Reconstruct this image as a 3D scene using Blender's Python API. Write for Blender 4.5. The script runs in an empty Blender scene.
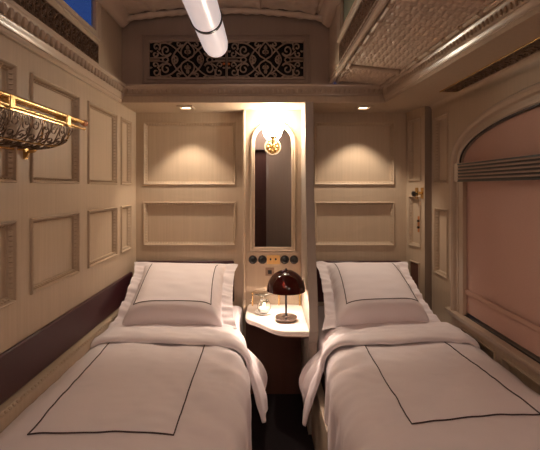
import bpy, math, random
from mathutils import Vector, noise
random.seed(7)
PI = math.pi
H = 1.4            # eye height above the floor; shapes below are measured from eye level
C = bpy.context.scene.collection
sc = bpy.context.scene

# ------------------------------------------------------------------ mesh collecting
class MB:
    def __init__(s): s.v = []; s.f = []
    def add(s, vs, fs):
        n = len(s.v); s.v += [tuple(p) for p in vs]; s.f += [tuple(i + n for i in f) for f in fs]; return s
    def box(s, x0, x1, y0, y1, z0, z1):
        vs = [(x, y, z) for x in (x0, x1) for y in (y0, y1) for z in (z0, z1)]
        return s.add(vs, [(0,1,3,2),(4,6,7,5),(0,4,5,1),(2,3,7,6),(0,2,6,4),(1,5,7,3)])
    def quad(s, a, b, c, d): return s.add([a, b, c, d], [(0,1,2,3)])
    def grid(s, fn, nu, nv, closeu=False):
        vs = [fn(i / nu, j / nv) for i in range(nu + (0 if closeu else 1)) for j in range(nv + 1)]
        m = nv + 1; N = nu if closeu else nu + 1
        fs = [(i*m+j, ((i+1) % N)*m+j, ((i+1) % N)*m+j+1, i*m+j+1) for i in range(nu) for j in range(nv)]
        return s.add(vs, fs)
    def tube(s, path, r, n=8, closed=False, caps=True):
        P = [Vector(p) for p in path]; N = len(P); vs = []; fs = []; up = None
        for i in range(N):
            if closed: t = P[(i+1) % N] - P[i-1]
            else: t = P[min(i+1, N-1)] - P[max(i-1, 0)]
            if t.length < 1e-9: t = Vector((0,0,1))
            t.normalize()
            if up is None:
                up = Vector((0,0,1)) if abs(t.z) < .9 else Vector((1,0,0))
            a = t.cross(up)
            if a.length < 1e-6: a = t.cross(Vector((0,1,0)))
            a.normalize(); b = a.cross(t).normalized(); up = b
            ri = r(i / (N-1)) if callable(r) else r
            for k in range(n):
                q = 2*PI*k/n
                vs.append(P[i] + a*math.cos(q)*ri + b*math.sin(q)*ri)
        for i in range(N if closed else N-1):
            for k in range(n):
                j = (i+1) % N
                fs.append((i*n+k, i*n+(k+1) % n, j*n+(k+1) % n, j*n+k))
        if caps and not closed:
            fs.append(tuple(range(n))); fs.append(tuple((N-1)*n+k for k in range(n)))
        return s.add(vs, fs)
    def lathe(s, c, prof, n=32, axis='z'):
        c = Vector(c); vs = []; fs = []; m = len(prof)
        for k in range(n):
            q = 2*PI*k/n; ca, sa = math.cos(q), math.sin(q)
            for r, h in prof:
                if axis == 'z': p = Vector((r*ca, r*sa, h))
                elif axis == 'y': p = Vector((r*ca, h, r*sa))
                else: p = Vector((h, r*ca, r*sa))
                vs.append(c + p)
        for k in range(n):
            for j in range(m-1):
                fs.append((k*m+j, ((k+1) % n)*m+j, ((k+1) % n)*m+j+1, k*m+j+1))
        return s.add(vs, fs)
    def ball(s, c, rx, ry=None, rz=None, n=8, m=6):
        ry = rx if ry is None else ry; rz = rx if rz is None else rz
        vs = [(c[0], c[1], c[2]+rz)]; fs = []
        for j in range(1, m):
            t = PI*j/m
            for k in range(n):
                q = 2*PI*k/n
                vs.append((c[0]+rx*math.sin(t)*math.cos(q), c[1]+ry*math.sin(t)*math.sin(q), c[2]+rz*math.cos(t)))
        vs.append((c[0], c[1], c[2]-rz)); L = len(vs)-1
        for k in range(n):
            fs.append((0, 1+k, 1+(k+1) % n)); fs.append((L, 1+(m-2)*n+(k+1) % n, 1+(m-2)*n+k))
            for j in range(m-2):
                fs.append((1+j*n+k, 1+(j+1)*n+k, 1+(j+1)*n+(k+1) % n, 1+j*n+(k+1) % n))
        return s.add(vs, fs)
    def oct(s, M, u, z, ru, rz, d0, d1):
        vs = [M(u-ru, z, d0), M(u+ru, z, d0), M(u, z-rz, d0), M(u, z+rz, d0), M(u, z, d1)]
        return s.add(vs, [(0,2,4),(2,1,4),(1,3,4),(3,0,4)])
    def extrude(s, prof, fn, a, b, n=1):
        m = len(prof); vs = [fn(p, a+(b-a)*i/n) for i in range(n+1) for p in prof]
        return s.add(vs, [(i*m+j, (i+1)*m+j, (i+1)*m+j+1, i*m+j+1) for i in range(n) for j in range(m-1)])
    def prism(s, outline, fn, d0, d1):
        n = len(outline); vs = [fn(p, d0) for p in outline] + [fn(p, d1) for p in outline]
        fs = [tuple(range(n)), tuple(range(2*n-1, n-1, -1))] + [(i, (i+1) % n, n+(i+1) % n, n+i) for i in range(n)]
        return s.add(vs, fs)
    def ribbon(s, pts, M, w, d0, d1, closed=False):
        N = len(pts); vs = []
        for i in range(N):
            if closed: a, b = pts[i-1], pts[(i+1) % N]
            else: a, b = pts[max(i-1, 0)], pts[min(i+1, N-1)]
            tx, ty = b[0]-a[0], b[1]-a[1]; L = math.hypot(tx, ty) or 1
            nx, ny = -ty/L*w/2, tx/L*w/2; x, y = pts[i]
            vs += [M(x+nx, y+ny, d0), M(x+nx*.55, y+ny*.55, d1), M(x-nx*.55, y-ny*.55, d1), M(x-nx, y-ny, d0)]
        fs = []
        for i in range(N if closed else N-1):
            j = (i+1) % N
            for k in range(3): fs.append((i*4+k, i*4+k+1, j*4+k+1, j*4+k))
        return s.add(vs, fs)

def obj(name, mb, mat, parent=None, smooth=True, bevel=0, ang=35):
    vs = [(x, y, z+H) for x, y, z in mb.v]
    if parent is not None: o0 = origin[parent.name]
    else:
        xs = [p[0] for p in vs]; ys = [p[1] for p in vs]; zs = [p[2] for p in vs]
        o0 = Vector(((min(xs)+max(xs))/2, (min(ys)+max(ys))/2, min(zs)))
    me = bpy.data.meshes.new(name)
    me.from_pydata([(p[0]-o0.x, p[1]-o0.y, p[2]-o0.z) for p in vs], [], mb.f)
    me.materials.append(mat)
    if smooth:
        me.polygons.foreach_set('use_smooth', [True]*len(me.polygons))
        me.set_sharp_from_angle(angle=math.radians(ang))
    me.update()
    o = bpy.data.objects.new(name, me); C.objects.link(o)
    if parent is not None: o.parent = parent
    else: o.location = o0
    origin[o.name] = o0          # children of o are stored relative to the same point
    if bevel:
        b = o.modifiers.new('bevel', 'BEVEL'); b.width = bevel; b.segments = 2; b.limit_method = 'ANGLE'
    return o
origin = {}
def thing(name, label, cat, loc, group=None):
    o = bpy.data.objects.new(name, None); C.objects.link(o)
    o.empty_display_size = .05
    o.location = (loc[0], loc[1], loc[2]+H); origin[o.name] = Vector(o.location)
    o['label'] = label; o['category'] = cat
    if group: o['group'] = group
    return o
def tag(o, label, cat, group=None):
    o['label'] = label; o['category'] = cat
    if group: o['group'] = group
    return o
def struct(o): o['kind'] = 'structure'; return o

# ------------------------------------------------------------------ materials
def nt(name):
    m = bpy.data.materials.new(name); m.use_nodes = True
    return m, m.node_tree, m.node_tree.nodes['Principled BSDF']
def mat(name, col, rough=.5, metal=0, spec=.5, var=.0, vscale=(3,3,3), bump=0, bscale=(60,60,60), coat=0, sheen=0, detail=4):
    m, t, b = nt(name)
    b.inputs['Roughness'].default_value = rough; b.inputs['Metallic'].default_value = metal
    b.inputs['Specular IOR Level'].default_value = spec; b.inputs['Base Color'].default_value = (*col, 1)
    if coat: b.inputs['Coat Weight'].default_value = coat; b.inputs['Coat Roughness'].default_value = .15
    if sheen: b.inputs['Sheen Weight'].default_value = sheen
    if var or bump:
        tc = t.nodes.new('ShaderNodeTexCoord')
    if var:
        mp = t.nodes.new('ShaderNodeMapping'); mp.inputs['Scale'].default_value = vscale
        n = t.nodes.new('ShaderNodeTexNoise'); n.inputs['Scale'].default_value = 1; n.inputs['Detail'].default_value = detail
        r = t.nodes.new('ShaderNodeMix'); r.data_type = 'RGBA'
        r.inputs['A'].default_value = (*[c*(1-var) for c in col], 1); r.inputs['B'].default_value = (*[min(1, c*(1+var)) for c in col], 1)
        t.links.new(tc.outputs['Object'], mp.inputs['Vector']); t.links.new(mp.outputs[0], n.inputs['Vector'])
        t.links.new(n.outputs['Fac'], r.inputs['Factor']); t.links.new(r.outputs['Result'], b.inputs['Base Color'])
    if bump:
        mp = t.nodes.new('ShaderNodeMapping'); mp.inputs['Scale'].default_value = bscale
        n = t.nodes.new('ShaderNodeTexNoise'); n.inputs['Scale'].default_value = 1; n.inputs['Detail'].default_value = 3
        bp = t.nodes.new('ShaderNodeBump'); bp.inputs['Strength'].default_value = bump; bp.inputs['Distance'].default_value = .002
        t.links.new(tc.outputs['Object'], mp.inputs['Vector']); t.links.new(mp.outputs[0], n.inputs['Vector'])
        t.links.new(n.outputs['Fac'], bp.inputs['Height']); t.links.new(bp.outputs[0], b.inputs['Normal'])
    return m
def emis(name, col, strength):
    m, t, b = nt(name)
    b.inputs['Base Color'].default_value = (*col, 1); b.inputs['Emission Color'].default_value = (*col, 1)
    b.inputs['Emission Strength'].default_value = strength; b.inputs['Roughness'].default_value = .3
    return m
def glass(name, col, rough=0.0, ior=1.45, trans=1.0):
    m, t, b = nt(name)
    b.inputs['Base Color'].default_value = (*col, 1); b.inputs['Transmission Weight'].default_value = trans
    b.inputs['Roughness'].default_value = rough; b.inputs['IOR'].default_value = ior
    return m
PAINT = mat('cream_paint', (.50,.385,.275), .42, var=.12, vscale=(70,70,2.2), bump=.25, bscale=(160,160,5))
TRIM = mat('trim_paint', (.50,.385,.29), .28, coat=.2, var=.08, vscale=(9,9,9))
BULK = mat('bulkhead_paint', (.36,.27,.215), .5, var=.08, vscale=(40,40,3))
TIN = mat('embossed_tin', (.58,.45,.345), .33, var=.10, vscale=(8,8,8))
POST = mat('partition_paint', (.42,.35,.29), .45, var=.08, vscale=(60,60,3))
LEATHER = mat('burgundy_leather', (.052,.011,.015), .38, var=.15, vscale=(12,12,12), bump=.5, bscale=(220,220,220))
LINEN = mat('white_linen', (.86,.77,.78), .85, spec=.2, bump=.25, bscale=(420,420,420), sheen=.15)
PIPE = mat('brown_piping', (.065,.035,.035), .8)
BRASS = mat('brass', (.70,.47,.20), .27, 1, var=.15, vscale=(30,30,30))
BRONZE = mat('dark_bronze', (.30,.20,.14), .4, .7, var=.4, vscale=(60,60,60))
BRONZEP = mat('bronze_paint', (.17,.115,.085), .4, .3, var=.3, vscale=(60,60,60))
DARK = mat('dark_void', (.012,.010,.010), .9)
BROWN = mat('dark_brown_panel', (.15,.065,.045), .55, var=.2, vscale=(30,30,2))
CARPET = mat('dark_carpet', (.018,.010,.012), .95, var=.4, vscale=(90,90,90), bump=.6, bscale=(300,300,300))
MARBLE = mat('pale_marble', (.78,.68,.60), .2, var=.05, vscale=(14,14,14))
BLIND = mat('pink_blind_cloth', (.56,.36,.295), .85, spec=.2, var=.06, vscale=(4,60,300), bump=.3, bscale=(10,150,600))
BLACK = mat('black_lacquer', (.01,.008,.008), .3)
CHROME = mat('brushed_nickel', (.42,.36,.33), .22, 1)
MIRROR = mat('mirror_silver', (.50,.49,.53), .015, 1)
SHADE = glass('amber_glass', (.045,.005,.003), .10, 1.45, .05)
CLEAR = glass('clear_glass', (.97,.97,.95))
PORC = mat('white_porcelain', (.85,.82,.78), .2)
GLOBE = emis('lit_opal_globe', (1,.88,.70), 40)
BULB = emis('lit_bulb', (1,.80,.66), 560)
TUBE = emis('opal_tube', (.80,.70,.70), .30)
ENTRY_FILL = emis('entry_fill_glow', (1,.83,.73), 11)
SCONCE_FILL = emis('sconce_fill_glow', (1,.83,.73), 34)
LENS = emis('downlight_lens', (1,.78,.5), 2.5)
JAR_GLOW = emis('added_jar_glow', (1,.7,.4), 40)
BLUEG = glass('window_glass', (.8,.88,1), .02, 1.1)
GREENG = mat('green_frosted_glass', (.30,.36,.27), .18, var=.25, vscale=(2,3,3))

# ------------------------------------------------------------------ helpers for panelled walls
def ML(X=-.903): return lambda u, z, d: (X+d, u, z)            # left wall, u = y
def MR(X): return lambda u, z, d: (X-d, u, z)                  # right wall
def MBk(Y): return lambda u, z, d: (u, Y-d, z)                 # walls that face the beds' feet
def panel_field(mb, M, u0, u1, z0, z1, holes, rec):
    us = sorted({u0, u1, *[h[0] for h in holes], *[h[1] for h in holes]})
    zs = sorted({z0, z1, *[h[2] for h in holes], *[h[3] for h in holes]})
    for a, b in zip(us, us[1:]):
        for c, d in zip(zs, zs[1:]):
            mu, mz = (a+b)/2, (c+d)/2
            if any(h[0] < mu < h[1] and h[2] < mz < h[3] for h in holes): continue
            mb.quad(M(a,c,0), M(b,c,0), M(b,d,0), M(a,d,0))
    for h in holes:
        e = .018
        mb.quad(M(h[0]+e,h[2]+e,-rec), M(h[1]-e,h[2]+e,-rec), M(h[1]-e,h[3]-e,-rec), M(h[0]+e,h[3]-e,-rec))
def molding_ring(M, h, rec, w=.024, beads=True, sp=.0185):
    mb = MB(); ua, ub, za, zb = h
    prof = [(0, 0), (.001, .007), (.004, .010), (.008, .008), (w*.46, .000), (w*.8, -rec*.55), (w*.9, -rec*.5), (w, -rec-.001)]
    rings = []
    for off, d in prof:
        rings.append([M(ua+off, za+off, d), M(ub-off, za+off, d), M(ub-off, zb-off, d), M(ua+off, zb-off, d)])
    for a, b in zip(rings, rings[1:]):
        for i in range(4):
            j = (i+1) % 4; mb.quad(a[i], a[j], b[j], b[i])
    if beads:
        o = w*.66; d0, d1 = -rec*.6, .007
        n = max(1, int((ub-ua-2*o)/sp))
        for i in range(n+1):
            u = ua+o+(ub-ua-2*o)*i/n
            mb.oct(M, u, za+o, sp*.36, w*.3, d0, d1); mb.oct(M, u, zb-o, sp*.36, w*.3, d0, d1)
        n = max(1, int((zb-za-2*o)/sp))
        for i in range(1, n):
            z = za+o+(zb-za-2*o)*i/n
            mb.oct(M, ua+o, z, w*.3, sp*.36, d0, d1); mb.oct(M, ub-o, z, w*.3, sp*.36, d0, d1)
    return mb
def arc(cx, cy, r0, r1, a0, a1, n=14):
    return [(cx+(r0+(r1-r0)*i/n)*math.cos(math.radians(a0+(a1-a0)*i/n)), cy+(r0+(r1-r0)*i/n)*math.sin(math.radians(a0+(a1-a0)*i/n))) for i in range(n+1)]
def bez(p0, p1, p2, p3, n=12):
    o = []
    for i in range(n+1):
        t = i/n; a, b, c, d = (1-t)**3, 3*t*(1-t)**2, 3*t*t*(1-t), t**3
        o.append((a*p0[0]+b*p1[0]+c*p2[0]+d*p3[0], a*p0[1]+b*p1[1]+c*p2[1]+d*p3[1]))
    return o

# ================================================================== THE SETTING
D = 2.80; XL = -.903; XR = 1.075; YR = -1.05; REC = .020
floor = struct(obj('floor', MB().box(XL-.05, XR+.08, YR-.05, D+.05, -H-.04, -H), CARPET, smooth=False))

# left wall with its two rows of panels
cols = [(-.72,-.30), (-.20,.22), (.50,.92), (1.026,1.446), (1.538,1.935), (2.034,2.432), (2.50,2.69)]
hl = [(a, b, z0, z1) for a, b in cols for z0, z1 in ((.015,.44), (-.415,-.12))]
mb = MB(); panel_field(mb, ML(), YR, D, -H, .53, hl, REC)
mb.box(XL-.07, XL-.03, YR, D, -H, .53)
wl = struct(obj('wall_left', mb, PAINT, smooth=False))
for h in hl: obj('panel_molding', molding_ring(ML(), h, REC), PAINT, wl)
mb = MB()                                                         # upper left wall above the cornice, with openings
gl = (.30, 2.16, .655, .765); wlh = (.25, 2.14, .835, 1.2)
M = ML()
def open_field(mb, M, u0, u1, z0, z1, holes):
    us = sorted({u0, u1, *[h[0] for h in holes], *[h[1] for h in holes]})
    zs = sorted({z0, z1, *[h[2] for h in holes], *[h[3] for h in holes]})
    for a, b in zip(us, us[1:]):
        for c, d in zip(zs, zs[1:]):
            mu, mz = (a+b)/2, (c+d)/2
            if any(h[0] < mu < h[1] and h[2] < mz < h[3] for h in holes): continue
            mb.quad(M(a,c,0), M(b,c,0), M(b,d,0), M(a,d,0))
            mb.quad(M(a,c,-.03), M(b,c,-.03), M(b,d,-.03), M(a,d,-.03))
    for a, b, c, d in holes:
        for (p, q, r, s_) in ((a,c,b,c), (b,c,b,d), (b,d,a,d), (a,d,a,c)):
            mb.quad(M(p,q,0), M(r,s_,0), M(r,s_,-.03), M(p,q,-.03))
open_field(mb, M, YR, 2.53, .53, 1.25, [gl, wlh])
struct(obj('wall_upper_left', mb, PAINT, smooth=False))
MU = MR(.406)
MU2 = lambda u, z, d: (.406-d, u, z)
grr = (.30, 2.17, .665, .775); wrh = (.25, 2.17, .845, 1.2)
mb = MB(); open_field(mb, MU2, YR, 2.53, .655, 1.25, [grr, wrh])
struct(obj('wall_upper_right', mb, PAINT, smooth=False))

# cornices
def cornice_prof(z0, z1, p):   # (protrusion, z)
    h = z1-z0
    return [(0, z0), (p*.30, z0), (p*.42, z0+h*.06), (p*.42, z0+h*.16), (p*.55, z0+h*.18), (p*.62, z0+h*.30), (p*.75, z0+h*.36), (p*.78, z0+h*.42),
            (p*.62, z0+h*.46), (p*.66, z0+h*.60), (p*.86, z0+h*.84), (p*.98, z0+h*.88), (p, z0+h*.94), (p, z1), (0, z1)]
def eggs(mb, fn, a, b, sp, z, p, r):
    n = int((b-a)/sp)
    for i in range(n+1):
        c = fn((p, z), a+sp*i)
        mb.ball(c, r*.9 if fn is not FB else r*.62, r*.62 if fn is not FB else r*.9, r*1.35, 6, 5)
FL = lambda p, t: (XL+p[0], t, p[1])
FB = lambda p, t: (t, 2.525-p[0], p[1])
SK = lambda t: .058*(2.46-t)
FR = lambda p, t: (.756+SK(t)-p[0], t, p[1])
mb = MB().extrude(cornice_prof(.522, .635, .045), FL, YR, 2.50); eggs(mb, FL, .3, 2.44, .038, .592, .036, .0155)
struct(obj('trim_left_cornice', mb, TRIM))
mb = MB().extrude(cornice_prof(.522, .635, .062), FB, XL+.01, .80); eggs(mb, FB, XL+.05, .72, .030, .594, .048, .010)
struct(obj('trim_back_cornice', mb, TRIM))
mb = MB().extrude(cornice_prof(.522, .625, .032), FR, YR, 2.50); eggs(mb, FR, .3, 2.42, .025, .590, .022, .0095)
struct(obj('trim_right_cornice', mb, TRIM))

# soffit (L shaped) with a groove for the right grille
mb = MB().box(XL, XR+.02, 2.47, D+.03, .521, .56).prism([(.742,2.47),(.742+SK(YR),YR),(XR-.022,YR),(XR-.022,2.47)], lambda p, d: (p[0],p[1],d), .521, .56)
cove = [(XR-.024, .521), (XR-.014, .519), (XR-.006, .512), (XR, .498), (XR, .47)]
mb.extrude(cove, lambda p, t: (p[0], t, p[1]), YR, 2.58)
struct(obj('ceiling_soffit', mb, PAINT))

# bulkhead over the berth heads
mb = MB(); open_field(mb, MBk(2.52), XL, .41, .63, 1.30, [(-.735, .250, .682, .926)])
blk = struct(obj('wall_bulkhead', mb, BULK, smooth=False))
for h in ((-.775, .290, .650, .962), (-.742, .257, .675, .933)):
    obj('panel_molding', molding_ring(MBk(2.52), h, -.002, .02 if h[0] < -.75 else .012, h[0] < -.75, .012), BULK, blk)
obj('dark_backing', MB().box(-.78, .30, 2.56, 2.57, .64, .95), DARK, blk, smooth=False)

# vaulted embossed ceiling
def emboss(x, y):
    a = math.cos(2*PI*x/.105)*math.cos(2*PI*y/.105)
    return .006*a + .004*math.cos(2*PI*(x+y)/.05)*math.cos(2*PI*(x-y)/.05)
def vault(u, v):
    x = XL+(.41-XL)*u; y = YR+(2.46-YR)*v
    c = (x+.25)/.655
    return (x, y, 1.105-.055*c*c - emboss(x, y) - (.012 if abs(((y+1) % .62)-.31) > .295 or abs(((x+1.02) % .33)-.165) > .155 else 0))
mb = MB().grid(vault, 110, 300)
mb.extrude([(XL, 1.0), (XL+.02, .995), (XL+.05, 1.02), (XL+.075, 1.06), (XL+.08, 1.10)], lambda p, t: (p[0], t, p[1]), YR, 2.5)
mb.extrude([(.41, 1.0), (.39, .995), (.36, 1.02), (.335, 1.06), (.33, 1.10)], lambda p, t: (p[0], t, p[1]), YR, 2.5)
def lace(u, v):          # carved roll where vault meets bulkhead
    x = XL+(.41-XL)*u; c = (x+.25)/.655; zb = 1.090-.058*c*c; q = v*PI
    r = .026+.0025*math.sin(x*95)+.002*math.sin(x*41+v*9)
    return (x, 2.475-r*math.cos(q)*1.0, zb-r*math.sin(q)*.9+.008)
mb.grid(lace, 260, 10)
mb.box(XL, .41, YR, 2.53, 1.13, 1.15)
struct(obj('ceiling', mb, TIN, ang=60))

# lower ceiling over the right berth: woven emboss
def weave(a, b, s=.030):
    i, j = math.floor(a/s), math.floor(b/s); fa, fb = a/s-i, b/s-j
    if (i+j) % 2: fa, fb = fb, fa
    return .011*(abs(math.sin(PI*fb))**.5)*(.55+.45*abs(math.sin(2*PI*fa)))
def lowceil(y0, y1):
    def f(u, v):
        y = y0+(y1-y0)*v; w_ = .295+SK(y)*.9; x = .425+w_*u
        return (x, y, .667-.035*u-weave(x, y))
    return f
mb = MB().grid(lowceil(.25, 2.13), 64, 400).grid(lowceil(2.19, 2.47), 60, 56).grid(lambda u, v: (.425+(.3+SK(YR+(.25-YR)*v)*.9)*u, YR+(.25-YR)*v, .667-.035*u), 2, 2)
mb.grid(lambda u, v: (.40+(.4+SK(YR+(2.53-YR)*v))*u, YR+(2.53-YR)*v, .674-.044*u), 2, 2)
lc = struct(obj('ceiling_lower', mb, TIN, ang=60))
def beadrod(x, z, y0, y1, r=.010, sp=.13, sk=0):
    pts = []; rad = []
    m = MB().tube([(x+sk*SK(y0), y0, z), (x+sk*SK(y1), y1, z)], r, 10)
    n = int((y1-y0)/sp)
    for i in range(n+1):
        y = y1-sp*i
        X_ = x+sk*SK(y); m.ball((X_, y, z), r*1.5, r*.6, r*1.5, 8, 6); m.ball((X_, y-.02, z), r*1.35, r*.5, r*1.35, 8, 6)
    return m
obj('edge_molding', MB().extrude([(.400,.655),(.400,.640),(.412,.634),(.425,.640),(.430,.655),(.430,.667)], lambda p, t: (p[0], t, p[1]), YR, 2.50), TRIM, lc)
obj('beaded_rod', beadrod(.447, .652, .2, 2.47), TRIM, lc)
obj('beaded_rod', beadrod(.718, .620, .2, 2.47, .010, .13, .9), TRIM, lc)
obj('cross_rib', MB().tube([(.44, 2.16, .655), (.58, 2.16, .640), (.725, 2.16, .622)], .010, 10).ball((.46,2.16,.65),.016).ball((.715,2.16,.622),.016), TRIM, lc)
obj('cross_rib', MB().tube([(.44, 2.485, .655), (.58, 2.485, .638), (.725, 2.485, .622)], .011, 10).ball((.46,2.485,.65),.016).ball((.70,2.485,.622),.018), TRIM, lc)

# back wall
hb = [(-.851,-.203,.015,.455), (-.851,-.203,-.41,-.104), (.345,.905,.015,.455), (.345,.905,-.41,-.104)]
mb = MB(); panel_field(mb, MBk(D), XL, 1.02, -H, .53, hb, REC); mb.box(XL-.02, XR+.03, D+.03, D+.05, -H, .53)
wb = struct(obj('wall_back', mb, PAINT, smooth=False))
for h in hb: obj('panel_molding', molding_ring(MBk(D), h, REC), PAINT, wb)
# mirror pier standing forward of the back wall
PY = 2.70
pier = struct(obj('wall_mirror_pier', MB().box(-.150, .245, PY, D, -.86, .521), PAINT, smooth=False, bevel=.003))
obj('pier_edge_molding', MB().extrude([(-.150,PY),(-.148,PY-.008),(-.140,PY-.010),(-.132,PY-.006),(-.130,PY)], lambda p, t: (p[0], p[1], t), -.85, .52), PAINT, pier)
# partition between pier and right berth: its free edge sweeps forward low down
pe = [(.521, 2.445), (.25, 2.43), (0, 2.405), (-.25, 2.36), (-.5, 2.28), (-.7, 2.22), (-.8, 2.20), (-.88, 2.255), (-1.4, 2.26)]
out = [(D, .521)] + [(y, z) for z, y in pe] + [(D, -1.4)]
struct(obj('wall_partition', MB().prism(out, lambda p, d: (d, p[0], p[1]), .245, .295), POST, smooth=False, bevel=.004))
struct(obj('wall_kickboard', MB().box(-.13, .244, 2.705, 2.725, -1.4, -.86), BROWN, smooth=False))
# low board below the right berth
# right wall: slanted locker door, recess, panelled pier, window wall
XA, YA, XB, YB = .990, 2.80, 1.030, 2.58
Ld = math.hypot(XB-XA, YB-YA); dx, dy = (XB-XA)/Ld, (YB-YA)/Ld
MD = lambda u, z, d: (XA+dx*u-(-dy)*d, YA+dy*u-dx*d, z)     # u = 0 at the corner
hd = [(.035, .185, .04, .46), (.035, .185, -.40, -.06), (.050, .170, -.76, -.50)]
mb = MB(); panel_field(mb, MD, 0, Ld, -H, .521, hd[:2], REC)
# cut niche: stiles around it are drawn on top
dr = struct(obj('door_1', mb, PAINT, smooth=False))
for h in hd[:2]: obj('panel_molding', molding_ring(MD, h, REC, .02), PAINT, dr)
obj('panel_molding', molding_ring(MD, hd[2], .004, .014, False), PAINT, dr)
nb = MB(); nb.quad(MD(.062,-.748,.002), MD(.158,-.748,.002), MD(.158,-.512,.002), MD(.062,-.512,.002))
obj('niche_lining', nb, BROWN, dr, smooth=False)
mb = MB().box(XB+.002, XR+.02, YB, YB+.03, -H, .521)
struct(obj('wall_recess', mb, mat('recess_shade', (.27,.205,.16), .5), smooth=False))  # recess shadow put into a darker wall colour
# window wall: polygons around an arched opening
yc, aw, bw, zs = 1.36, .835, .195, .135
def arch_z(y, k=0): 
    q = max(0, 1-(abs(y-yc)/(aw+k))**2.3)
    return zs+(bw+k)*q**.5
zsill = -.695
mb = MB(); N = 60
hr = [(2.345, 2.530, .02, .44), (2.345, 2.530, -.54, -.13)]
panel_field(mb, MR(XR), yc+aw, YB, -H, .50, hr, REC)
mb.quad((XR,YR,-H), (XR,yc-aw,-H), (XR,yc-aw,.50), (XR,YR,.50))
hs = [(1.86, 2.19, -.93, -.765), (1.36, 1.81, -.93, -.765), (.86, 1.31, -.93, -.765)]
ms = MB(); panel_field(mb, MR(XR), yc-aw, yc+aw, -H, zsill, hs, .02)
for i in range(N):
    ya = yc-aw+2*aw*i/N; yb = yc-aw+2*aw*(i+1)/N
    mb.quad((XR,ya,arch_z(ya)), (XR,yb,arch_z(yb)), (XR,yb,.50), (XR,ya,.50))
mb.box(XR+.12, XR+.14, YR, D, -H, .56)
wr = struct(obj('wall_right', mb, PAINT, smooth=False))
for h in hr: obj('panel_molding', molding_ring(MR(XR), h, REC, .022), PAINT, wr)
for h in hs: obj('panel_molding', molding_ring(MR(XR), h, .02, .03, False), PAINT, wr)
struct(obj('wall_rear', (lambda m: (open_field(m, lambda u, z, d: (u, YR+d, z), XL, XR, -H, 1.25, [(-.80, .02, -H+.001, .60)]), m)[1])(MB()), PAINT, smooth=False))
d2 = struct(obj('door_2', MB().box(-.80, .02, YR-.06, YR-.035, -H, .60), BROWN, smooth=False))
obj('door_frame', MB().box(-.84,-.80,YR,YR+.02,-H,.64).box(.02,.06,YR,YR+.02,-H,.64).box(-.84,.06,YR,YR+.02,.60,.64), TRIM, d2, smooth=False)
obj('handle', MB().tube([(-.06,YR+.01,-.35),(-.12,YR+.01,-.35)], .008), BRASS, d2)

# big arched window: casing, glass
w1 = struct(obj('window_1', (lambda m: m.quad((XR+.05,yc-aw,zsill),(XR+.05,yc+aw,zsill),(XR+.05,yc+aw,zs+bw),(XR+.05,yc-aw,zs+bw)))(MB()), BLUEG, smooth=False))
def casing(k0, prof):
    m = MB(); path = []
    path.append((yc+aw, zsill))
    for i in range(9): path.append((yc+aw, zsill+(zs-zsill)*i/8))
    for i in range(1, 60):
        t = PI*i/60; cy = math.cos(t); y = yc+aw*(abs(cy)**.88)*(1 if cy > 0 else -1)
        path.append((y, arch_z(y)))
    for i in range(9): path.append((yc-aw, zs-(zs-zsill)*i/8))
    n = len(path); vs = []
    for i in range(n):
        a, b = path[max(0, i-1)], path[min(n-1, i+1)]
        ty, tz = b[0]-a[0], b[1]-a[1]; L = math.hypot(ty, tz) or 1
        ny, nz = tz/L, -ty/L               # outward from the opening
        for o_, d_ in prof: vs.append((XR-d_, path[i][0]+ny*o_, path[i][1]+nz*o_))
    mm = len(prof)
    m.add(vs, [(i*mm+j, (i+1)*mm+j, (i+1)*mm+j+1, i*mm+j+1) for i in range(n-1) for j in range(mm-1)])
    return m
obj('window_casing', casing(0, [(0,-.05), (0,.006), (.006,.014), (.020,.014), (.024,.006), (.038,.006), (.044,.022), (.056,.030), (.068,.028), (.078,.018), (.084,.006), (.086,0)]), TRIM, w1)
obj('window_gasket', casing(0, [(0,.004), (-.001,.010), (-.006,.010), (-.006,.002)]), BLACK, w1)
sl = MB().extrude([(0,-.735),(.012,-.735),(.016,-.722),(.030,-.714),(.036,-.704),(.036,-.694),(0,-.690)], lambda p, t: (XR-p[0], t, p[1]), .1, 2.31)
sl.quad((XR+.05,.1,-.695),(XR,.1,-.695),(XR,2.2,-.695),(XR+.05,2.2,-.695))
obj('window_sill', sl, TRIM, w1)
obj('sill_black_strip', MB().box(XR-.003, XR+.004, .5, 2.16, -.693, -.687), BLACK, w1, smooth=False)  # thin black line along the sill
obj('window_stop', MB().box(XR-.012, XR+.01, 2.15, 2.195, -.69, .10), TRIM, w1, smooth=False, bevel=.002)
# clerestory windows
for nm, M_, hh, gm, X0 in (('window_2', ML(), wlh, BLUEG, 0), ('window_3', MU2, wrh, GREENG, 0)):
    a, b, c, d = hh
    w = struct(obj(nm, (lambda m: m.quad(M_(a,c,-.02),M_(b,c,-.02),M_(b,d,-.02),M_(a,d,-.02)))(MB()), gm, smooth=False))
    m = molding_ring(lambda u, z, dd: M_(u, z, -dd*0+dd), (a-.045, b+.045, c-.045, d+.045), .012, .05, False)
    obj('window_frame', m, TRIM, w)

# trim ledge beside left bed
lg = MB().extrude([(0,-.80),(.045,-.80),(.045,-.755),(.040,-.748),(.034,-.742),(.006,-.742),(.0,-.738)], lambda p, t: (XL+p[0], t, p[1]), .2, 2.74)
lg.box(XL, XL+.043, .2, 2.74, -1.4, -.80)
n = 110
for i in range(n):
    lg.ball((XL+.041, .35+i*.0218, -.747), .0075, .0085, .007, 6, 4)
struct(obj('trim_bed_ledge', lg, PAINT))

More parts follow.
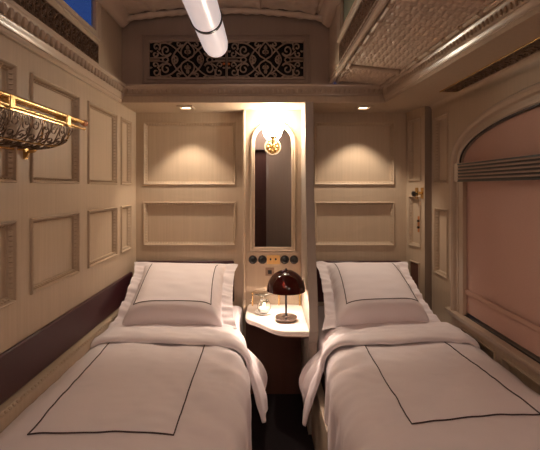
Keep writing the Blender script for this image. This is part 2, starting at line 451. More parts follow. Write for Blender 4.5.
# ================================================================== GRILLES
def fret_quarter():
    S = []
    S.append(bez((0,.102),(.020,.080),(.050,.062),(.040,.030))); S.append(bez((.040,.030),(.034,.012),(.012,.012),(.0,.0)))
    S.append(arc(.010,.044,.009,.004,-120,170,10)); S.append([(0,.022),(0,.072)])
    S.append(bez((0,.078),(.006,.070),(.010,.064),(.003,.056)))
    S.append(bez((.040,.030),(.075,.060),(.110,.100),(.165,.092)))
    S.append(bez((.030,.082),(.060,.060),(.085,.045),(.100,.0)))
    S.append(bez((.062,.0),(.066,.026),(.094,.030),(.098,.008),8))
    S.append(arc(.078,.008,.012,.004,200,480,10))
    S.append(arc(.136,.052,.033,.007,-150,280,20)); S.append(bez((.106,.036),(.112,.014),(.16,.006),(.236,.008)))
    S.append(arc(.198,.070,.024,.006,230,-150,16)); S.append(bez((.165,.092),(.19,.10),(.215,.10),(.236,.095)))
    S.append(arc(.204,.030,.018,.005,-200,150,14)); S.append(bez((.150,.022),(.170,.030),(.180,.040),(.190,.048)))
    S.append(arc(.058,.088,.014,.004,180,520,12)); S.append(bez((.10,.100),(.118,.085),(.130,.09),(.150,.100)))
    S.append(bez((.120,.0),(.130,.018),(.150,.018),(.158,.0),8)); S.append([(.175,.0),(.236,.0)])
    S.append(bez((.170,.055),(.176,.066),(.176,.08),(.170,.092),8)); S.append(bez((.222,.050),(.228,.040),(.232,.044),(.238,.050),6))
    return S
def fret_panel(cx, cz, M, sx=1, sz=1, w=.0088):
    m = MB()
    for st in fret_quarter():
        for a in (1, -1):
            for b in (1, -1):
                m.ribbon([(cx+a*p[0]*sx, cz+b*p[1]*sz) for p in st], M, w, -.008, .004)
    x, z = .242*sx, .104*sz
    m.ribbon([(cx-x,cz-z),(cx+x,cz-z),(cx+x,cz+z),(cx-x,cz+z)], M, .012, -.008, .005, True)
    return m
FRET = mat('fretwork_paint', (.44,.325,.25), .45, var=.08, vscale=(20,20,20))
for cx, lab in ((-.4885, 'brown scrollwork ventilation grille on bulkhead, the half above left bed'), (.0035, 'brown scrollwork ventilation grille on bulkhead, the half nearer the lower tin ceiling')):
    g = obj('ventilation_grille', fret_panel(cx, .804, MBk(2.52), 1.0, 1.13), FRET); tag(g, lab, 'grille', 'scrollwork grilles on the bulkhead')
    k = (-.246 if cx < -.3 else -.238)
    kn = MB().lathe((k+(-.012 if cx < -.3 else .012), 2.512, .770), [(0,-.016),(.006,-.015),(.009,-.010),(.006,-.004),(.004,.004)], 12, 'y')
    obj('knob', kn, mat('copper_knob', (.55,.16,.05), .3, .8), g)
def lattice(M, u0, u1, z0, z1, w=.0042, su=.050):
    m = MB(); h = z1-z0; zc = (z0+z1)/2; n = int((u1-u0)/su); su = (u1-u0)/n
    for i in range(n):
        u = u0+su*(i+.5); f = 1 if i % 2 else -1
        for b in (1, -1):
            m.ribbon([(p[0], p[1]) for p in arc(u, zc+b*h*.26, h*.21, h*.05, b*f*-100, b*f*300, 12)], M, w, -.006, .003)
        m.ribbon(bez((u-su/2, zc), (u-su/4, zc+f*h*.5), (u+su/4, zc-f*h*.5), (u+su/2, zc), 8), M, w, -.006, .003)
        m.ribbon([(u-su/2, z0), (u-su/2+.006, zc), (u-su/2, z1)], M, w, -.006, .003)
        m.ribbon(arc(u, zc, h*.08, h*.08, 0, 360, 8), M, w, -.006, .003)
        for b in (1, -1): m.ribbon(bez((u-su/2, zc+b*h*.1), (u-su*.2, zc+b*h*.2), (u+su*.1, zc+b*h*.45), (u+su/2, zc+b*h*.48), 6), M, w, -.006, .003)
    m.ribbon([(u0,z0),(u1,z0),(u1,z1),(u0,z1)], M, .006, -.006, .004, True)
    return m
g = obj('ventilation_grille', lattice(ML(), gl[0], gl[1], gl[2], gl[3]), BRONZE); tag(g, 'long dark bronze filigree grille below the blue clerestory window', 'grille')
obj('dark_backing', MB().box(XL-.029, XL-.024, gl[0]-.01, gl[1]+.01, gl[2]-.01, gl[3]+.01), DARK, g, smooth=False)
g = obj('ventilation_grille', lattice(MU2, grr[0], grr[1], grr[2], grr[3]), BRONZE); tag(g, 'long dark bronze filigree grille below the pale green clerestory glass', 'grille')
obj('dark_backing', MB().box(.430, .435, grr[0]-.01, grr[1]+.01, grr[2]-.01, grr[3]+.01), DARK, g, smooth=False)
MS = lambda u, x, d: (x, u, .519-d)
g = obj('ventilation_grille', lattice(MS, .3, 2.17, .957, 1.040, .0045, .045), BRONZE); tag(g, 'narrow bronze filigree grille set in the soffit above arched window', 'grille')
obj('dark_backing', MB().box(.955, 1.042, .3, 2.172, .5195, .5208), DARK, g, smooth=False)
obj('grille_edge', MB().tube([(.952,.3,.518),(.952,2.18,.518)], .003, 6), BRASS, g)

# ================================================================== LAMPS
# downlights
for x, lab in ((-.515, 'square recessed downlight in soffit above the left pillow'), (.640, 'square recessed downlight in soffit above the right pillow')):
    t = thing('recessed_downlight', lab, 'downlight', (x, 2.60, .505), 'recessed downlights in the soffit')
    m = MB(); a, b = .052, .033
    for (p, q) in (((a, .0), (.045, .008)),):
        pass
    R0 = [(x-a,2.60-a),(x+a,2.60-a),(x+a,2.60+a),(x-a,2.60+a)]; R1 = [(x-b,2.60-b),(x+b,2.60-b),(x+b,2.60+b),(x-b,2.60+b)]
    for i in range(4):
        j = (i+1) % 4
        m.quad((*R0[i],.520), (*R0[j],.520), (*R0[j],.513), (*R0[i],.513))
        m.quad((*R0[i],.513), (*R0[j],.513), (*R1[j],.510), (*R1[i],.510))
        m.quad((*R1[i],.510), (*R1[j],.510), (*R1[j],.519), (*R1[i],.519))
    obj('bezel', m, TRIM, t, smooth=False)
    obj('lens', MB().box(x-.026, x+.026, 2.574, 2.626, .5145, .5185), LENS, t, smooth=False)
    L = bpy.data.lights.new('downlight_beam', 'SPOT'); L.energy = 11.5; L.color = (1,.83,.66); L.spot_size = math.radians(88); L.spot_blend = .5; L.shadow_soft_size = .018
    lo = bpy.data.objects.new('downlight_beam', L); C.objects.link(lo); lo.parent = t; lo.location = (0, 0, .003)
    lo.rotation_euler = (math.radians(5), 0, 0)
# wall globe lamp
t = thing('wall_lamp', 'lit round opal globe on an ornate brass rosette above the mirror', 'wall lamp', (.052, PY, .20))
obj('rosette', (lambda m: ([m.ball((.052+.030*math.cos(k*PI/4), PY-.026, .268+.030*math.sin(k*PI/4)), .011, .007, .011) for k in range(8)], m)[1])
    (MB().lathe((.052, PY-.02, .268), [(0,-.012),(.012,-.014),(.018,-.008),(.026,-.004),(.046,-.004),(.048,.0),(.048,.012)], 32, 'y').ball((.052,PY-.034,.268),.012)), BRASS, t)
obj('rosette_rim', MB().lathe((.052, PY-.02, .268), [(.046,-.003),(.049,-.009),(.054,-.009),(.057,-.002),(.057,.012)], 36, 'y'), PAINT, t)
obj('arm', MB().tube([(.052,PY-.03,.27),(.052,PY-.07,.275),(.052,PY-.085,.295),(.052,PY-.085,.325)], .007, 10), BRASS, t)
obj('gallery', MB().lathe((.052, PY-.085, .318), [(.008,-.004),(.022,0),(.030,.010),(.032,.018),(.028,.018)], 20), BRASS, t)
obj('globe', MB().ball((.052, PY-.085, .386), .066, n=32, m=20), GLOBE, t)
# ceiling tube lamp
t = thing('ceiling_lamp', 'long white opal tube lamp with a black band hanging below ceiling', 'ceiling lamp', (-.278, 1.0, .73))
TX, TZ, TR = -.278, .800, .0715
obj('tube_diffuser', MB().lathe((TX, 0, TZ), [(0, 2.325), (.03, 2.318), (.055, 2.295), (.067, 2.265), (TR, 2.22), (TR, .4), (.05,.37), (0,.37)], 40, 'y'), TUBE, t)
obj('band', MB().lathe((TX, 1.89, TZ), [(TR,-.010),(TR+.005,-.009),(TR+.005,.009),(TR,.010)], 40, 'y'), BLACK, t)
obj('band', MB().lathe((TX, 0.9, TZ), [(TR,-.010),(TR+.005,-.009),(TR+.005,.009),(TR,.010)], 40, 'y'), BLACK, t)
for y in (1.89, .9): obj('hanger', MB().tube([(TX,y,TZ+TR),(TX,y,1.10)], .008), BRASS, t)
# added ceiling lamp in the unseen entry end, fills the beds with light
t = thing('ceiling_lamp', 'added fill lamp, round opal, in the unseen entry end of the cabin', 'ceiling lamp', (-.05, -.70, .90))
obj('diffuser', MB().lathe((-.05, -.70, 0), [(0,.90),(.10,.905),(.18,.93),(.21,.97),(.21,1.0)], 32), ENTRY_FILL, t)
obj('rim', MB().lathe((-.05, -.70, 0), [(.21,.97),(.23,.98),(.23,1.08)], 32), BRASS, t)

# added sconce in the unseen entry end, brightens left wall and ceiling
for x, sg, lab in ((XR, -1, 'added fill lamp, opal globe sconce on right wall in unseen entry end'),):
    t = thing('wall_lamp', lab, 'wall lamp', (x, -.88, .20))
    obj('rosette', MB().lathe((x, -.88, .25), [(0,sg*.014),(.03,sg*.012),(.05,sg*.004),(.05,0)], 24, 'x'), BRASS, t)
    obj('arm', MB().tube([(x,-.55,.25),(x+sg*.07,-.55,.25),(x+sg*.09,-.55,.27),(x+sg*.09,-.55,.30)], .007, 10), BRASS, t)
    obj('globe', MB().ball((x+sg*.09, -.88, .36), .062, n=24, m=16), SCONCE_FILL, t)

# ================================================================== MIRROR
t = thing('mirror', 'tall arched wall mirror with a beaded cream frame between the beds', 'mirror', (.054, PY, -.43))
def arch_path(x0, x1, z0, zsp, off=0, n=24):
    r = (x1-x0)/2+off; cx = (x0+x1)/2
    p = [(cx+r, z0-off)] + [(cx+r*math.cos(PI*i/n), zsp+r*math.sin(PI*i/n)) for i in range(n+1)] + [(cx-r, z0-off)]
    return p
ap = arch_path(-.068, .178, -.403, .295)
obj('mirror_glass', MB().prism(ap, lambda p, d: (p[0], PY-d, p[1]), .002, .006), MIRROR, t, smooth=False)
m = MB(); prof = [(0,.004), (0,.010), (.006,.014), (.012,.012), (.020,.018), (.027,.016), (.032,.006), (.032,0)]
rings = [[(p[0], PY-d, p[1]) for p in arch_path(-.068, .178, -.403, .295, o_)] for o_, d in prof]
for a, b in zip(rings, rings[1:]):
    n = len(a)
    for i in range(n): j = (i+1) % n; m.quad(a[i], a[j], b[j], b[i])
pts = arch_path(-.068, .178, -.403, .295, .010); 
def along(pts, sp):
    o_ = []; acc = 0
    for a, b in zip(pts, pts[1:]):
        L = math.hypot(b[0]-a[0], b[1]-a[1]); s_ = -acc+sp if acc else 0
        while s_ < L: o_.append((a[0]+(b[0]-a[0])*s_/L, a[1]+(b[1]-a[1])*s_/L)); s_ += sp
        acc = L-(s_-sp)
    return o_
for p in along(pts, .013): m.ball((p[0], PY-.013, p[1]), .0048, .004, .0048, 6, 4)
obj('mirror_frame', m, PAINT, t)

# ================================================================== CONTROLS
t = thing('control_panel', 'cream control strip with four black round dials and brass centre plate', 'control panel', (.055, PY, -.54))
obj('plate', MB().box(-.115, .226, PY-.008, PY, -.527, -.443), PAINT, t, smooth=False, bevel=.002)
obj('plate_ledge', MB().box(-.118, .229, PY-.014, PY, -.445, -.436), TRIM, t, smooth=False, bevel=.002)
obj('brass_plate', MB().box(.012, .100, PY-.011, PY-.008, -.519, -.459), mat('satin_brass', (.80,.50,.19), .5, .5), t, smooth=False, bevel=.001)
for x in (.037, .072): obj('toggle_switch', MB().tube([(x,PY-.010,-.488),(x,PY-.026,-.482)], .006, 10), BLACK, t)
for x in (-.082, -.018, .133, .196):
    d_ = obj('dial', MB().lathe((x, PY-.008, -.489), [(0,-.016),(.014,-.016),(.019,-.010),(.026,-.006),(.027,0)], 24, 'y'), BLACK, t)
    obj('dial_ring', MB().lathe((x, PY-.008, -.489), [(.026,-.004),(.029,-.004),(.030,0)], 24, 'y'), CHROME, d_)  # nickel frame ring around the dial
t = thing('wall_socket', 'small bronze socket plate below the control strip behind table lamp', 'socket', (.04, PY, -.60))
obj('plate', MB().box(.003, .062, PY-.006, PY, -.598, -.545), BRONZE, t, smooth=False, bevel=.001)
obj('socket_hole', MB().box(.020, .045, PY-.008, PY-.006, -.585, -.560), BLACK, t, smooth=False)
# right locker door fittings
t = thing('locker_lock', 'brass lock escutcheon on the narrow slanted cream door', 'lock', MD(.198, -.05, 0))
obj('escutcheon', MB().prism([(.184,-.075),(.212,-.075),(.212,-.005),(.184,-.005)], lambda p, d: MD(p[0], p[1], d), .0005, .004), BRASS, t, smooth=False)
obj('turn_knob', MB().tube([MD(.199,-.04,.004), MD(.199,-.04,.014), MD(.199,-.04,.026)], lambda s_: .006+.006*s_, 12), BRASS, t)
t = thing('door_knob', 'dark round knob on brass backplate beside the brass lock', 'knob', MD(.130, -.05, 0))
obj('backplate', MB().prism([(.118,-.078),(.150,-.078),(.150,-.005),(.118,-.005)], lambda p, d: MD(p[0], p[1], d), .0005, .004), BRASS, t, smooth=False)
obj('knob', MB().tube([MD(.133,-.045,.004), MD(.133,-.045,.012), MD(.133,-.045,.016), MD(.133,-.045,.030), MD(.133,-.045,.035)], lambda s_: .007 if s_ < .3 else (.018 if s_ < .9 else .010), 14), BLACK, t)
t = thing('switch_plate', 'small brass double switch plate on lower panel of slanted door', 'switch', MD(.150, -.28, 0))
obj('plate', MB().prism([(.128,-.30),(.164,-.30),(.164,-.195),(.128,-.195)], lambda p, d: MD(p[0], p[1], d), -REC, -REC+.012), mat('copper_plate', (.50,.20,.07), .45, .5), t, smooth=False)
for z in (-.225, -.268): obj('toggle_switch', MB().tube([MD(.147,z,-.008), MD(.147,z,.004)], .008, 10), BLACK, t)
t = thing('cupboard_latch', 'tiny brass latch on the edge of right back wall panelling', 'latch', (.325, D, -.05))
obj('backplate', MB().box(.316, .334, D-.006, D, -.075, -.045), BRASS, t, smooth=False)
obj('hook', MB().tube([(.325,D-.006,-.055),(.325,D-.025,-.06),(.325,D-.028,-.05)], .004), BRASS, t)

# ================================================================== LUGGAGE RACK
t = thing('luggage_rack', 'brass luggage rack with scrolled openwork basket on the left wall', 'luggage rack', (XL, 1.2, .10))
ya, yb, zr = .74, 1.63, .262; ym, hf = (ya+yb)/2, (yb-ya)/2
def RS(y, v, off=0):
    k = max(0, 1-abs((y-ym)/hf)**7)**.5; q = v*PI/2; W = .148
    return (XL+W*(max(0, math.cos(q))**.55)+off*.6*math.cos(q), y, zr-.018-.108*k*(math.sin(q)**.75)-off*math.sin(q))
MRk = lambda u, v, d: RS(min(yb, max(ya, u)), min(1, max(0, v)), d)
m = MB(); st = .056; ncol = int((yb-ya)/st)
for i in range(ncol):
    for j in range(3):
        u = ya+st*(i+.5); v = .0+(j+.5)*.31; f = 1 if (i+j) % 2 else -1
        def cv(pts): return [(u+p[0], v+p[1]*6.4) for p in pts]
        m.ribbon(cv(arc(0, 0, .025, .004, f*20, f*560, 24)), MRk, .0068, -.0015, .0025)
        m.ribbon(cv(bez((-.028,f*-.026),(-.014,f*.036),(.014,f*-.036),(.028,f*.026), 10)), MRk, .0058, -.0015, .0025)
        m.ribbon(cv(arc(.021,f*.020,.007,.007,0,360,8)), MRk, .0050, -.0015, .0025)
        m.ribbon(cv([(-.028,-.026),(-.022,0),(-.028,.026)]), MRk, .0050, -.0015, .0025)
DBR = mat('rack_bronze', (.13,.08,.05), .35, .8, var=.4, vscale=(60,60,60))
bsk = obj('openwork_basket', m, DBR, t)
m = MB()          # fine wire mesh lining the basket
for i in range(int((1.20-ya)/.011)):
    y = ya+.011*i; m.tube([RS(y, v/10, -.003) for v in range(11)], .0011, 4, caps=False)
for j in range(1, 18): m.tube([RS(ya+(1.20-ya)*i/20, j/18, -.003) for i in range(21)], .0011, 4, caps=False)
obj('wire_mesh', m, DBR, t)
m = MB()
for v in (.0, .62, 1.0): m.tube([RS(ya+(yb-ya)*i/60, v) for i in range(61)], .0042 if v != .62 else .003, 8)
m.ribbon([(ya+(yb-ya)*i/60, .03) for i in range(61)], MRk, .035, -.001, .003)
obj('basket_rim', m, BRASS, t)
xr = XL+.150
for (x, z, r) in ((xr, zr+.006, .0085), (xr+.004, zr-.022, .0055), (xr-.035, zr+.008, .006)):
    obj('rail', MB().tube([(x, ya-.02, z), (x, yb+.03, z)], r, 12), BRASS, t)
for y in (ya, yb): obj('end_bar', MB().tube([(XL, y, zr+.006), (xr, y, zr+.006)], .006, 10), BRASS, t)
obj('finial', MB().ball((xr, yb+.040, zr+.004), .014, n=14, m=10).tube([(xr,yb+.02,zr+.004),(xr,yb+.035,zr+.004)], .011, 12), mat('copper_finial', (.55,.28,.17), .25, 1), t)
for y in (ya+.05, 1.18, yb-.11):
    obj('rail_clamp', MB().box(xr-.040, xr+.010, y-.014, y+.014, zr-.030, zr+.012), BRASS, t, bevel=.004)
for y in (.95, 1.50):
    obj('bracket', MB().tube([(XL+.045,y,zr-.112),(XL+.036,y,zr-.125),(XL+.018,y,zr-.130),(XL+.012,y,zr-.140),(XL+.008,y,zr-.152)], lambda s_: .009-.003*s_, 10).box(XL+.001,XL+.008,y-.009,y+.009,zr-.158,zr-.112), BRASS, t)

# ================================================================== BLIND & VALANCE
t = thing('roller_blind', 'drawn pink cloth blind filling the arched window on right wall', 'blind', (XR, yc, zsill))
m = MB(); m.box(XR+.012, XR+.016, yc-aw+.01, 2.165, zsill+.02, .10)
N2 = 50
for i in range(N2):
    a = yc-aw+.004+(2*aw-.008)*i/N2; b = yc-aw+.004+(2*aw-.008)*(i+1)/N2
    m.quad((XR+.012,a,.08),(XR+.012,b,.08),(XR+.012,b,max(.08,arch_z(b)-.006)),(XR+.012,a,max(.08,arch_z(a)-.006)))
obj('cloth', m, BLIND, t, smooth=False)
obj('hem_bar', MB().box(XR-.001, XR+.011, yc-aw+.01, 2.16, -.573, -.548), mat('hem_cloth', (.50,.31,.24), .7), t, smooth=False, bevel=.004)
t = thing('window_valance', 'pleated striped pelmet running across the arched window', 'valance', (1.03, 1.36, .03))
XV = 1.022; m = MB(); m.box(XV+.008, XR-.001, .58, 2.118, .030, .120); 
obj('valance_box', m, TRIM, t, smooth=False)
STR = mat('pleat_taupe', (.38,.27,.21), .75)
zz = .116
for k in range(5):
    z1 = .116-k*.0168
    obj('pleat', MB().extrude([(XV+.008, z1), (XV-.001, z1-.001), (XV-.005, z1-.004), (XV-.003, z1-.0080), (XV+.008, z1-.009)], lambda p, q: (p[0], q, p[1]), .58, 2.118), STR, t)
    obj('black_edging', MB().extrude([(XV+.007, z1-.0080), (XV-.002, z1-.0085), (XV+.000, z1-.0166), (XV+.007, z1-.0168)], lambda p, q: (p[0], q, p[1]), .58, 2.118), BLACK, t)
obj('black_edging', MB().box(XV-.004, XV+.008, .58, 2.118, .115, .122), BLACK, t, smooth=False)
obj('black_edging', MB().box(XV-.004, XV+.008, .58, 2.118, .027, .034), BLACK, t, smooth=False)
obj('end_bracket', MB().box(XV+.002, XR-.001, 2.119, 2.165, .028, .128).box(XV+.010, XV+.04, 2.165, 2.172, .045, .110), TRIM, t, smooth=False, bevel=.003)

# ================================================================== BEDSIDE TABLE
def catmull(P, n=6):
    o_ = []
    for i in range(len(P)-1):
        p0, p1, p2, p3 = P[max(0,i-1)], P[i], P[i+1], P[min(len(P)-1,i+2)]
        for k in range(n):
            s_ = k/n
            o_.append(tuple(.5*((2*p1[c])+(-p0[c]+p2[c])*s_+(2*p0[c]-5*p1[c]+4*p2[c]-p3[c])*s_*s_+(-p0[c]+3*p1[c]-3*p2[c]+p3[c])*s_**3) for c in (0,1)))
    o_.append(P[-1]); return o_
TZt = -.79
front = catmull([(-.112,2.69),(-.120,2.55),(-.120,2.44),(-.100,2.385),(-.058,2.345),(-.014,2.295),(.030,2.235),(.080,2.195),(.14,2.182),(.241,2.182)], 6)
def outl(o_):   # pull outline inwards a little
    r = []
    n = len(front)
    for i, p in enumerate(front):
        a, b = front[max(0,i-1)], front[min(n-1,i+1)]; tx, ty = b[0]-a[0], b[1]-a[1]; L = math.hypot(tx, ty) or 1
        r.append((min(.243, p[0]-ty/L*o_), p[1]+tx/L*o_))
    return r + [(.243, 2.698), (-.10, 2.698)]
t = thing('bedside_table', 'pale marble-topped corner shelf table with a wavy front between beds', 'table', (.06, 2.45, -.86))
m = MB(); pr = [(.012,-.030),(.004,-.027),(.004,-.018),(0,-.014),(0,-.004),(.004,0)]
rings = [[(p[0], p[1], TZt+z) for p in outl(o_)] for o_, z in pr]
n = len(rings[0])
for a, b in zip(rings, rings[1:]):
    for i in range(n): j = (i+1) % n; m.quad(a[i], a[j], b[j], b[i])
m.add(rings[-1], [tuple(range(n))]); m.add(rings[0], [tuple(range(n))])
obj('marble_top', m, MARBLE, t)
m = MB(); o1 = outl(.05); m.prism(o1, lambda p, d: (p[0], p[1], TZt+d), -.050, -.030); obj('apron', m, BROWN, t, smooth=False)
m = MB(); P3 = [(-.085, 2.50), (-.085, 2.668), (.0, 2.675), (.238, 2.675)]
rail = obj('gallery_rail', MB().tube([(p[0], p[1], TZt+.075) for p in P3], .0035, 8), CLEAR, t)
obj('glass_upstand', MB().box(-.083, .235, 2.678, 2.682, TZt+.002, TZt+.072), CLEAR, t, smooth=False)
for (x, y) in ((-.083, 2.660), (.093, 2.672), (.232, 2.665)):
    obj('brass_post', MB().tube([(x,y,TZt),(x,y,TZt+.01),(x,y,TZt+.06),(x,y,TZt+.072),(x,y,TZt+.08)], .0055, 10).ball((x,y,TZt+.084),.0075), BRASS, t)

# table lamp
lx, ly = .125, 2.37
t = thing('table_lamp', 'table lamp with a domed dark amber glass shade on thin black stem', 'table lamp', (lx, ly, TZt))
obj('base', MB().lathe((lx, ly, TZt), [(0,.0),(.054,0),(.060,.004),(.066,.018),(.064,.024),(.05,.025),(0,.027)], 40), CHROME, t)
obj('base_collar', MB().lathe((lx, ly, TZt), [(.024,.026),(.022,.031),(.010,.034),(0,.034)], 24), CHROME, t)
obj('stem', MB().tube([(lx, ly, TZt+.028), (lx, ly, TZt+.30)], .0065, 12), BLACK, t)
zb = TZt+.182; R = .114
dome = [(R*math.cos(a)*1.0, zb+.118*math.sin(a)) for a in [PI/2*i/14 for i in range(15)]]
dome_in = [(max(0,(R-.004)*math.cos(a)), zb+.114*math.sin(a)) for a in [PI/2*(14-i)/14 for i in range(15)]]
lip = [(R-.008, zb-.006), (R+.001, zb-.004)]
obj('shade', MB().lathe((lx, ly, 0), lip+dome+dome_in+[lip[0]], 48), SHADE, t)
obj('bulb', MB().ball((lx-.012, ly, zb+.030), .017, .017, .022, 16, 10), BULB, t)
obj('lamp_holder', MB().tube([(lx, ly, zb+.03), (lx, ly, zb+.085)], .014, 12), BRASS, t)
obj('finial', MB().ball((lx, ly, zb+.119), .008, n=10, m=8), BLACK, t)
# saucer + glass
gx, gy = -.005, 2.50
t = thing('saucer', 'small white round saucer under the glass candle jar', 'saucer', (gx, gy, TZt))
obj('dish', MB().lathe((gx, gy, TZt+.001), [(0,.004),(.030,.004),(.045,.009),(.058,.013),(.058,.011),(.043,.004),(.028,0),(0,0)], 32), PORC, t)
t = thing('candle_jar', 'round clear glass jar with an added glow inside beside table lamp', 'candle jar', (gx, gy, TZt+.006))
zj = TZt+.006
jp = [(0,0),(.022,.001),(.036,.012),(.044,.032),(.042,.052),(.032,.070),(.024,.078),(.026,.084)]
jin = [(max(0, r-.002), z+.002) for r, z in reversed(jp)]
obj('glass_body', MB().lathe((gx, gy, zj), jp+jin, 32), CLEAR, t)
obj('wax', MB().lathe((gx, gy, zj), [(0,.004),(.022,.004),(.034,.014),(.038,.030),(0,.030)], 24), PORC, t)
obj('added_glow', MB().ball((gx, gy, zj+.046), .007, .007, .014, 10, 8), JAR_GLOW, t)  # added glow, stands in for the lamp bulb overexposing the jar
t = thing('glass_dish', 'shallow clear glass dish upturned behind the candle jar', 'dish', (-.02, 2.60, TZt))
gp = [(.004,.0),(.030,.004),(.012,.03),(.010,.075),(.030,.090),(.060,.100),(.062,.104)]
obj('stemmed_dish', MB().lathe((-.02, 2.60, TZt+.001), [(0,0)]+gp+[(max(0,r-.002), z+.002) for r, z in reversed(gp[3:])]+[(0,.09)], 32), CLEAR, t)

# ================================================================== BEDS
def sm(t): t = max(0, min(1, t)); return t*t*(3-2*t)
def nz(x, y, z, f): return noise.noise(Vector((x*f, y*f, z*f)))
class Bed:
    def __init__(s, xw, sg, e0, e1, ztop): s.xw = xw; s.s = sg; s.e0 = e0; s.e1 = e1; s.zt = ztop
    def edge(s, y): return s.e0+(s.e1-s.e0)*sm((y-1.72)/.50)
    def pos(s, L, y, off, flare=0, rip=.010, seed=0, W=None):
        R = .085; W = abs(s.edge(y)-s.xw)-R
        if L < 0: L = 0
        if L <= W:
            t = L/W; x = L; z = .020*math.sin(PI*min(1, t))**.7 - .018*sm(1-L/.06)
            nx, nzv = 0, 1
        elif L <= W+R*PI/2:
            a = (L-W)/R; x = W+R*math.sin(a); z = -R+R*math.cos(a); nx, nzv = math.sin(a), math.cos(a)
        else:
            q = L-W-R*PI/2; x = W+R+flare*q*1.0; z = -R-q; nx, nzv = 1, 0
            rr = rip*min(1, q/.08)
            x += rr*math.sin(y*34+seed+1.5*nz(0, y, z, 3)) + rr*.5*math.sin(y*71+seed)
        wr = .007*nz(x+seed, y, z, 6)+.0035*nz(x+seed, y*1.5, z, 16)
        if L > W*.80: wr += .005*math.sin(y*30+x*20+seed+3*nz(x, y, 0, 4))*sm((L-W*.8)/.1)
        off += wr
        return (s.xw+s.s*(x+nx*off), y, s.zt+z+nzv*off)
def solid(o, th, off=-1):
    m = o.modifiers.new('thickness', 'SOLIDIFY'); m.thickness = th; m.offset = 0
def make_bed(b, side, y0, y1, m0, m1, seed, folddrop, names):
    t = thing('bed', names[0], 'bed', ((m0+m1)/2, 1.85, -H), 'berth beds')
    zt = b.zt
    obj('mattress', MB().box(m0, m1, .86, 2.77, zt-.20, zt-.012), LINEN, t, bevel=.035)
    xa, xb2 = (m0+.005, m1-.02) if side == 'left' else (m0+.02, m1-.005)
    obj('base', MB().box(xa, xb2, 1.05, 2.78, -1.4, zt-.20), BROWN, t, smooth=False, bevel=.004)
    if side == 'right': obj('side_board', MB().box(.262, .300, 1.70, 2.250, -1.395, -1.04), PAINT, t, smooth=False, bevel=.003)
    hx0, hx1 = (XL+.012, -.215) if side == 'left' else (.345, .950)
    obj('headboard', MB().box(hx0, hx1, 2.775, 2.797, -.80, -.513), LEATHER, t, bevel=.010)
    # duvet
    Lt = lambda y: abs(b.edge(y)-b.xw)-.085+.085*PI/2
    dv = obj('duvet', MB().grid(lambda u, v: b.pos(u*(Lt(y0+(y1-y0)*v)+.36), y0+(y1-y0)*v, .012, 0, .006, seed), 120, 150), LINEN, ang=80)
    solid(dv, .022); tag(dv, names[1], 'duvet', 'duvets on the berths')
    def line(P, r=.0024, pos=None):
        o_ = []
        for (x0, ya_), (x1, yb_) in zip(P, P[1:]):
            n_ = 40
            for i in range(n_ + (1 if (x1, yb_) == P[-1] else 0)):
                s_ = i/n_; x = x0+(x1-x0)*s_; y = ya_+(yb_-ya_)*s_
                o_.append((pos or (lambda L, y: b.pos(L, y, .0255, 0, .006, seed)))(abs(x-b.xw), y))
        return MB().tube(o_, r, 6)
    if side == 'left': rect = [(-.768,2.02),(-.728,1.227),(-.282,1.232),(-.293,2.02)]
    else: rect = [(.482,2.02),(.472,1.285),(.929,1.345),(.872,2.02)]
    obj('piping', line(rect), PIPE, dv)
    # turned-down sheet with hanging corner
    f0, f1 = 1.955, 2.20
    def fold(u, v):
        y = f0+(f1-f0)*v; c = (2*v-1)
        th = .021*(max(0, 1-abs(c)**7))**.5+.004*math.sin(PI*2.2*v)+.0025*nz(u*6, v*14, seed, 1)
        Ls = Lt(y)+folddrop+.035*sm(1-v/.18)+.012*math.sin(v*9+seed)
        q = u*Ls; fl = .31
        p = b.pos(q, y - .03*math.sin(PI*u)*(1-v) + .012*math.sin(u*11), .028+th, fl, .011*(1-.5*v), seed+2)
        hq = max(0, q-Lt(y))/max(.01, folddrop)
        if hq > 0: p = (p[0]+b.s*.075*v*math.sin(PI*min(1, hq*.85)), p[1], p[2])
        return p
    fo = obj('turned_down_sheet', MB().grid(fold, 130, 40), LINEN, dv, ang=80)
    solid(fo, .008)
    obj('sheet_hem', (lambda: MB().tube([fold(u/60*.93+.03, .52) for u in range(61)], .0016, 5))(), mat('hem_stitch', (.55,.43,.40), .8), fo)
    # pillow
    (bl, br, tl, tr) = names[3]
    def pil(u, v, sgn, extra=0):
        P = [[bl, br], [tl, tr]]
        uu, vv = (u+1)/2, (v+1)/2
        base = Vector([ (bl[c]*(1-uu)+br[c]*uu)*(1-vv)+(tl[c]*(1-uu)+tr[c]*uu)*vv for c in range(3)])
        au, av = min(1, abs(u)/.80), v
        vs_ = (v+.68)/1.58 if v > -.68 else (v+.68)/.31
        prof = max(0, 1-au**4.5)**.55*max(0, 1-abs(vs_)**2.4)**.60
        h = (.132 if sgn > 0 else -.035)*prof
        nrm = Vector((0, -.50, .866)) if sgn > 0 else Vector((0, -.5, .866))
        # waisted outline, pulled corners, crumpled flange
        base.x += -.016*u*(1-v*v) + .016*u*max(0, abs(v)-.7)/.3
        fl = sm((abs(u)-.66)/.2)
        wr = .0035*fl*math.sin(v*41+u*9+4*nz(u,v*2,seed,2)) + .004*fl*math.sin(v*17+seed*3+u*4+3*nz(u,v,seed,2))*(1-.3*abs(v)) + .004*nz(u+seed, v*2, 0, 3) + .016*fl*nz(u*1.5, v*3, seed, 2)
        b_ = base + nrm*(h+wr+extra)
        if v < -.9: b_.z += .0
        return (b_.x, b_.y, b_.z)
    pm = MB().grid(lambda a, c: pil(a*2-1, c*2-1, 1), 90, 70).grid(lambda a, c: pil(a*2-1, c*2-1, -1, -.004), 60, 50)
    pw = obj('pillow', pm, LINEN, ang=80); tag(pw, names[2], 'pillow', 'pillows on the berths')
    q = .64; vl, vh = -.72, .90
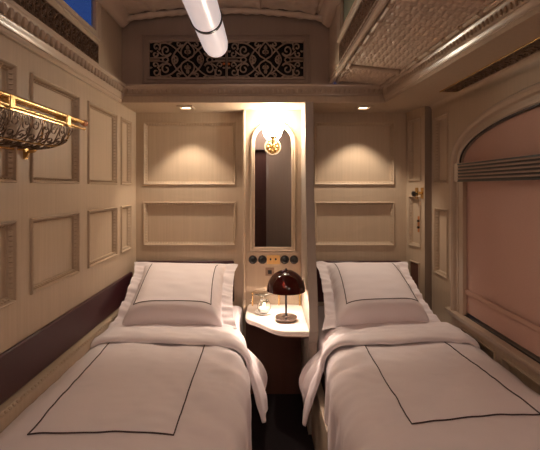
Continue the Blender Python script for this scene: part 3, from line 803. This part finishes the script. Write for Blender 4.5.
    loop = [(-q, vh-(vh-vl)*i/20) for i in range(21)]+[(-q+2*q*i/24, vl) for i in range(1, 25)]+[(q, vl+(vh-vl)*i/20) for i in range(1, 21)]+[(q-2*q*i/24, vh) for i in range(1, 24)]
    obj('piping', MB().tube([pil(a, c, 1, .0015) for a, c in loop],   .0022, 6, closed=True), PIPE, pw)
    # pillow hem seam
    return t
BLs = Bed(-.853, 1, -.088, -.160, -.800)
BRs = Bed(1.050, -1, .292, .362, -.800)
make_bed(BLs, 'left', .84, 2.13, -.845, -.150, 0.3, .225,
    ('single berth bed along the left wall with burgundy headboard', 'white duvet with brown piping on the left bed',
     'white piped pillow leaning at the head of the left bed', ((-.835,2.14,-.765), (-.165,2.16,-.765), (-.870,2.71,-.508), (-.197,2.71,-.522))))
make_bed(BRs, 'right', .84, 2.13, .305, 1.050, 2.1, .235,
    ('single berth bed below the arched window with burgundy headboard', 'white duvet with brown piping on the right bed',
     'white piped pillow leaning at the head of the right bed', ((.322,2.15,-.765), (.968,2.20,-.755), (.352,2.71,-.512), (.950,2.71,-.510))))
# padded panel along left wall
pp = obj('padded_wall_panel', MB().box(XL-.004, XL+.014, .2, 2.69, -.738, -.568), LEATHER, bevel=.008)
tag(pp, 'long dark burgundy leather pad on left wall above the bed', 'wall pad')

# ================================================================== LIGHT, SKY, CAMERA
w = bpy.data.worlds.new('dusk'); sc.world = w; w.use_nodes = True
nt_ = w.node_tree; bg = nt_.nodes['Background']
tc = nt_.nodes.new('ShaderNodeTexCoord'); sp = nt_.nodes.new('ShaderNodeTexNoise'); sp.inputs['Scale'].default_value = 3
rp = nt_.nodes.new('ShaderNodeMix'); rp.data_type = 'RGBA'
rp.inputs['A'].default_value = (.010,.028,.13,1); rp.inputs['B'].default_value = (.05,.11,.34,1)
nt_.links.new(tc.outputs['Generated'], sp.inputs['Vector']); nt_.links.new(sp.outputs['Fac'], rp.inputs['Factor']); nt_.links.new(rp.outputs['Result'], bg.inputs['Color'])
bg.inputs['Strength'].default_value = .42

cam = bpy.data.cameras.new('camera'); co = bpy.data.objects.new('camera', cam); C.objects.link(co); sc.camera = co
cam.sensor_width = 36; cam.sensor_fit = 'HORIZONTAL'; cam.lens = 400/540*36
cam.shift_x = 5/540; cam.shift_y = -38/540; cam.clip_start = .02
co.location = (0, 0, H); co.rotation_euler = (PI/2, 0, 0)
vs = sc.view_settings; vs.view_transform = 'Standard'; vs.look = 'None'; vs.gamma = 1; vs.use_curve_mapping = False; vs.exposure = .78
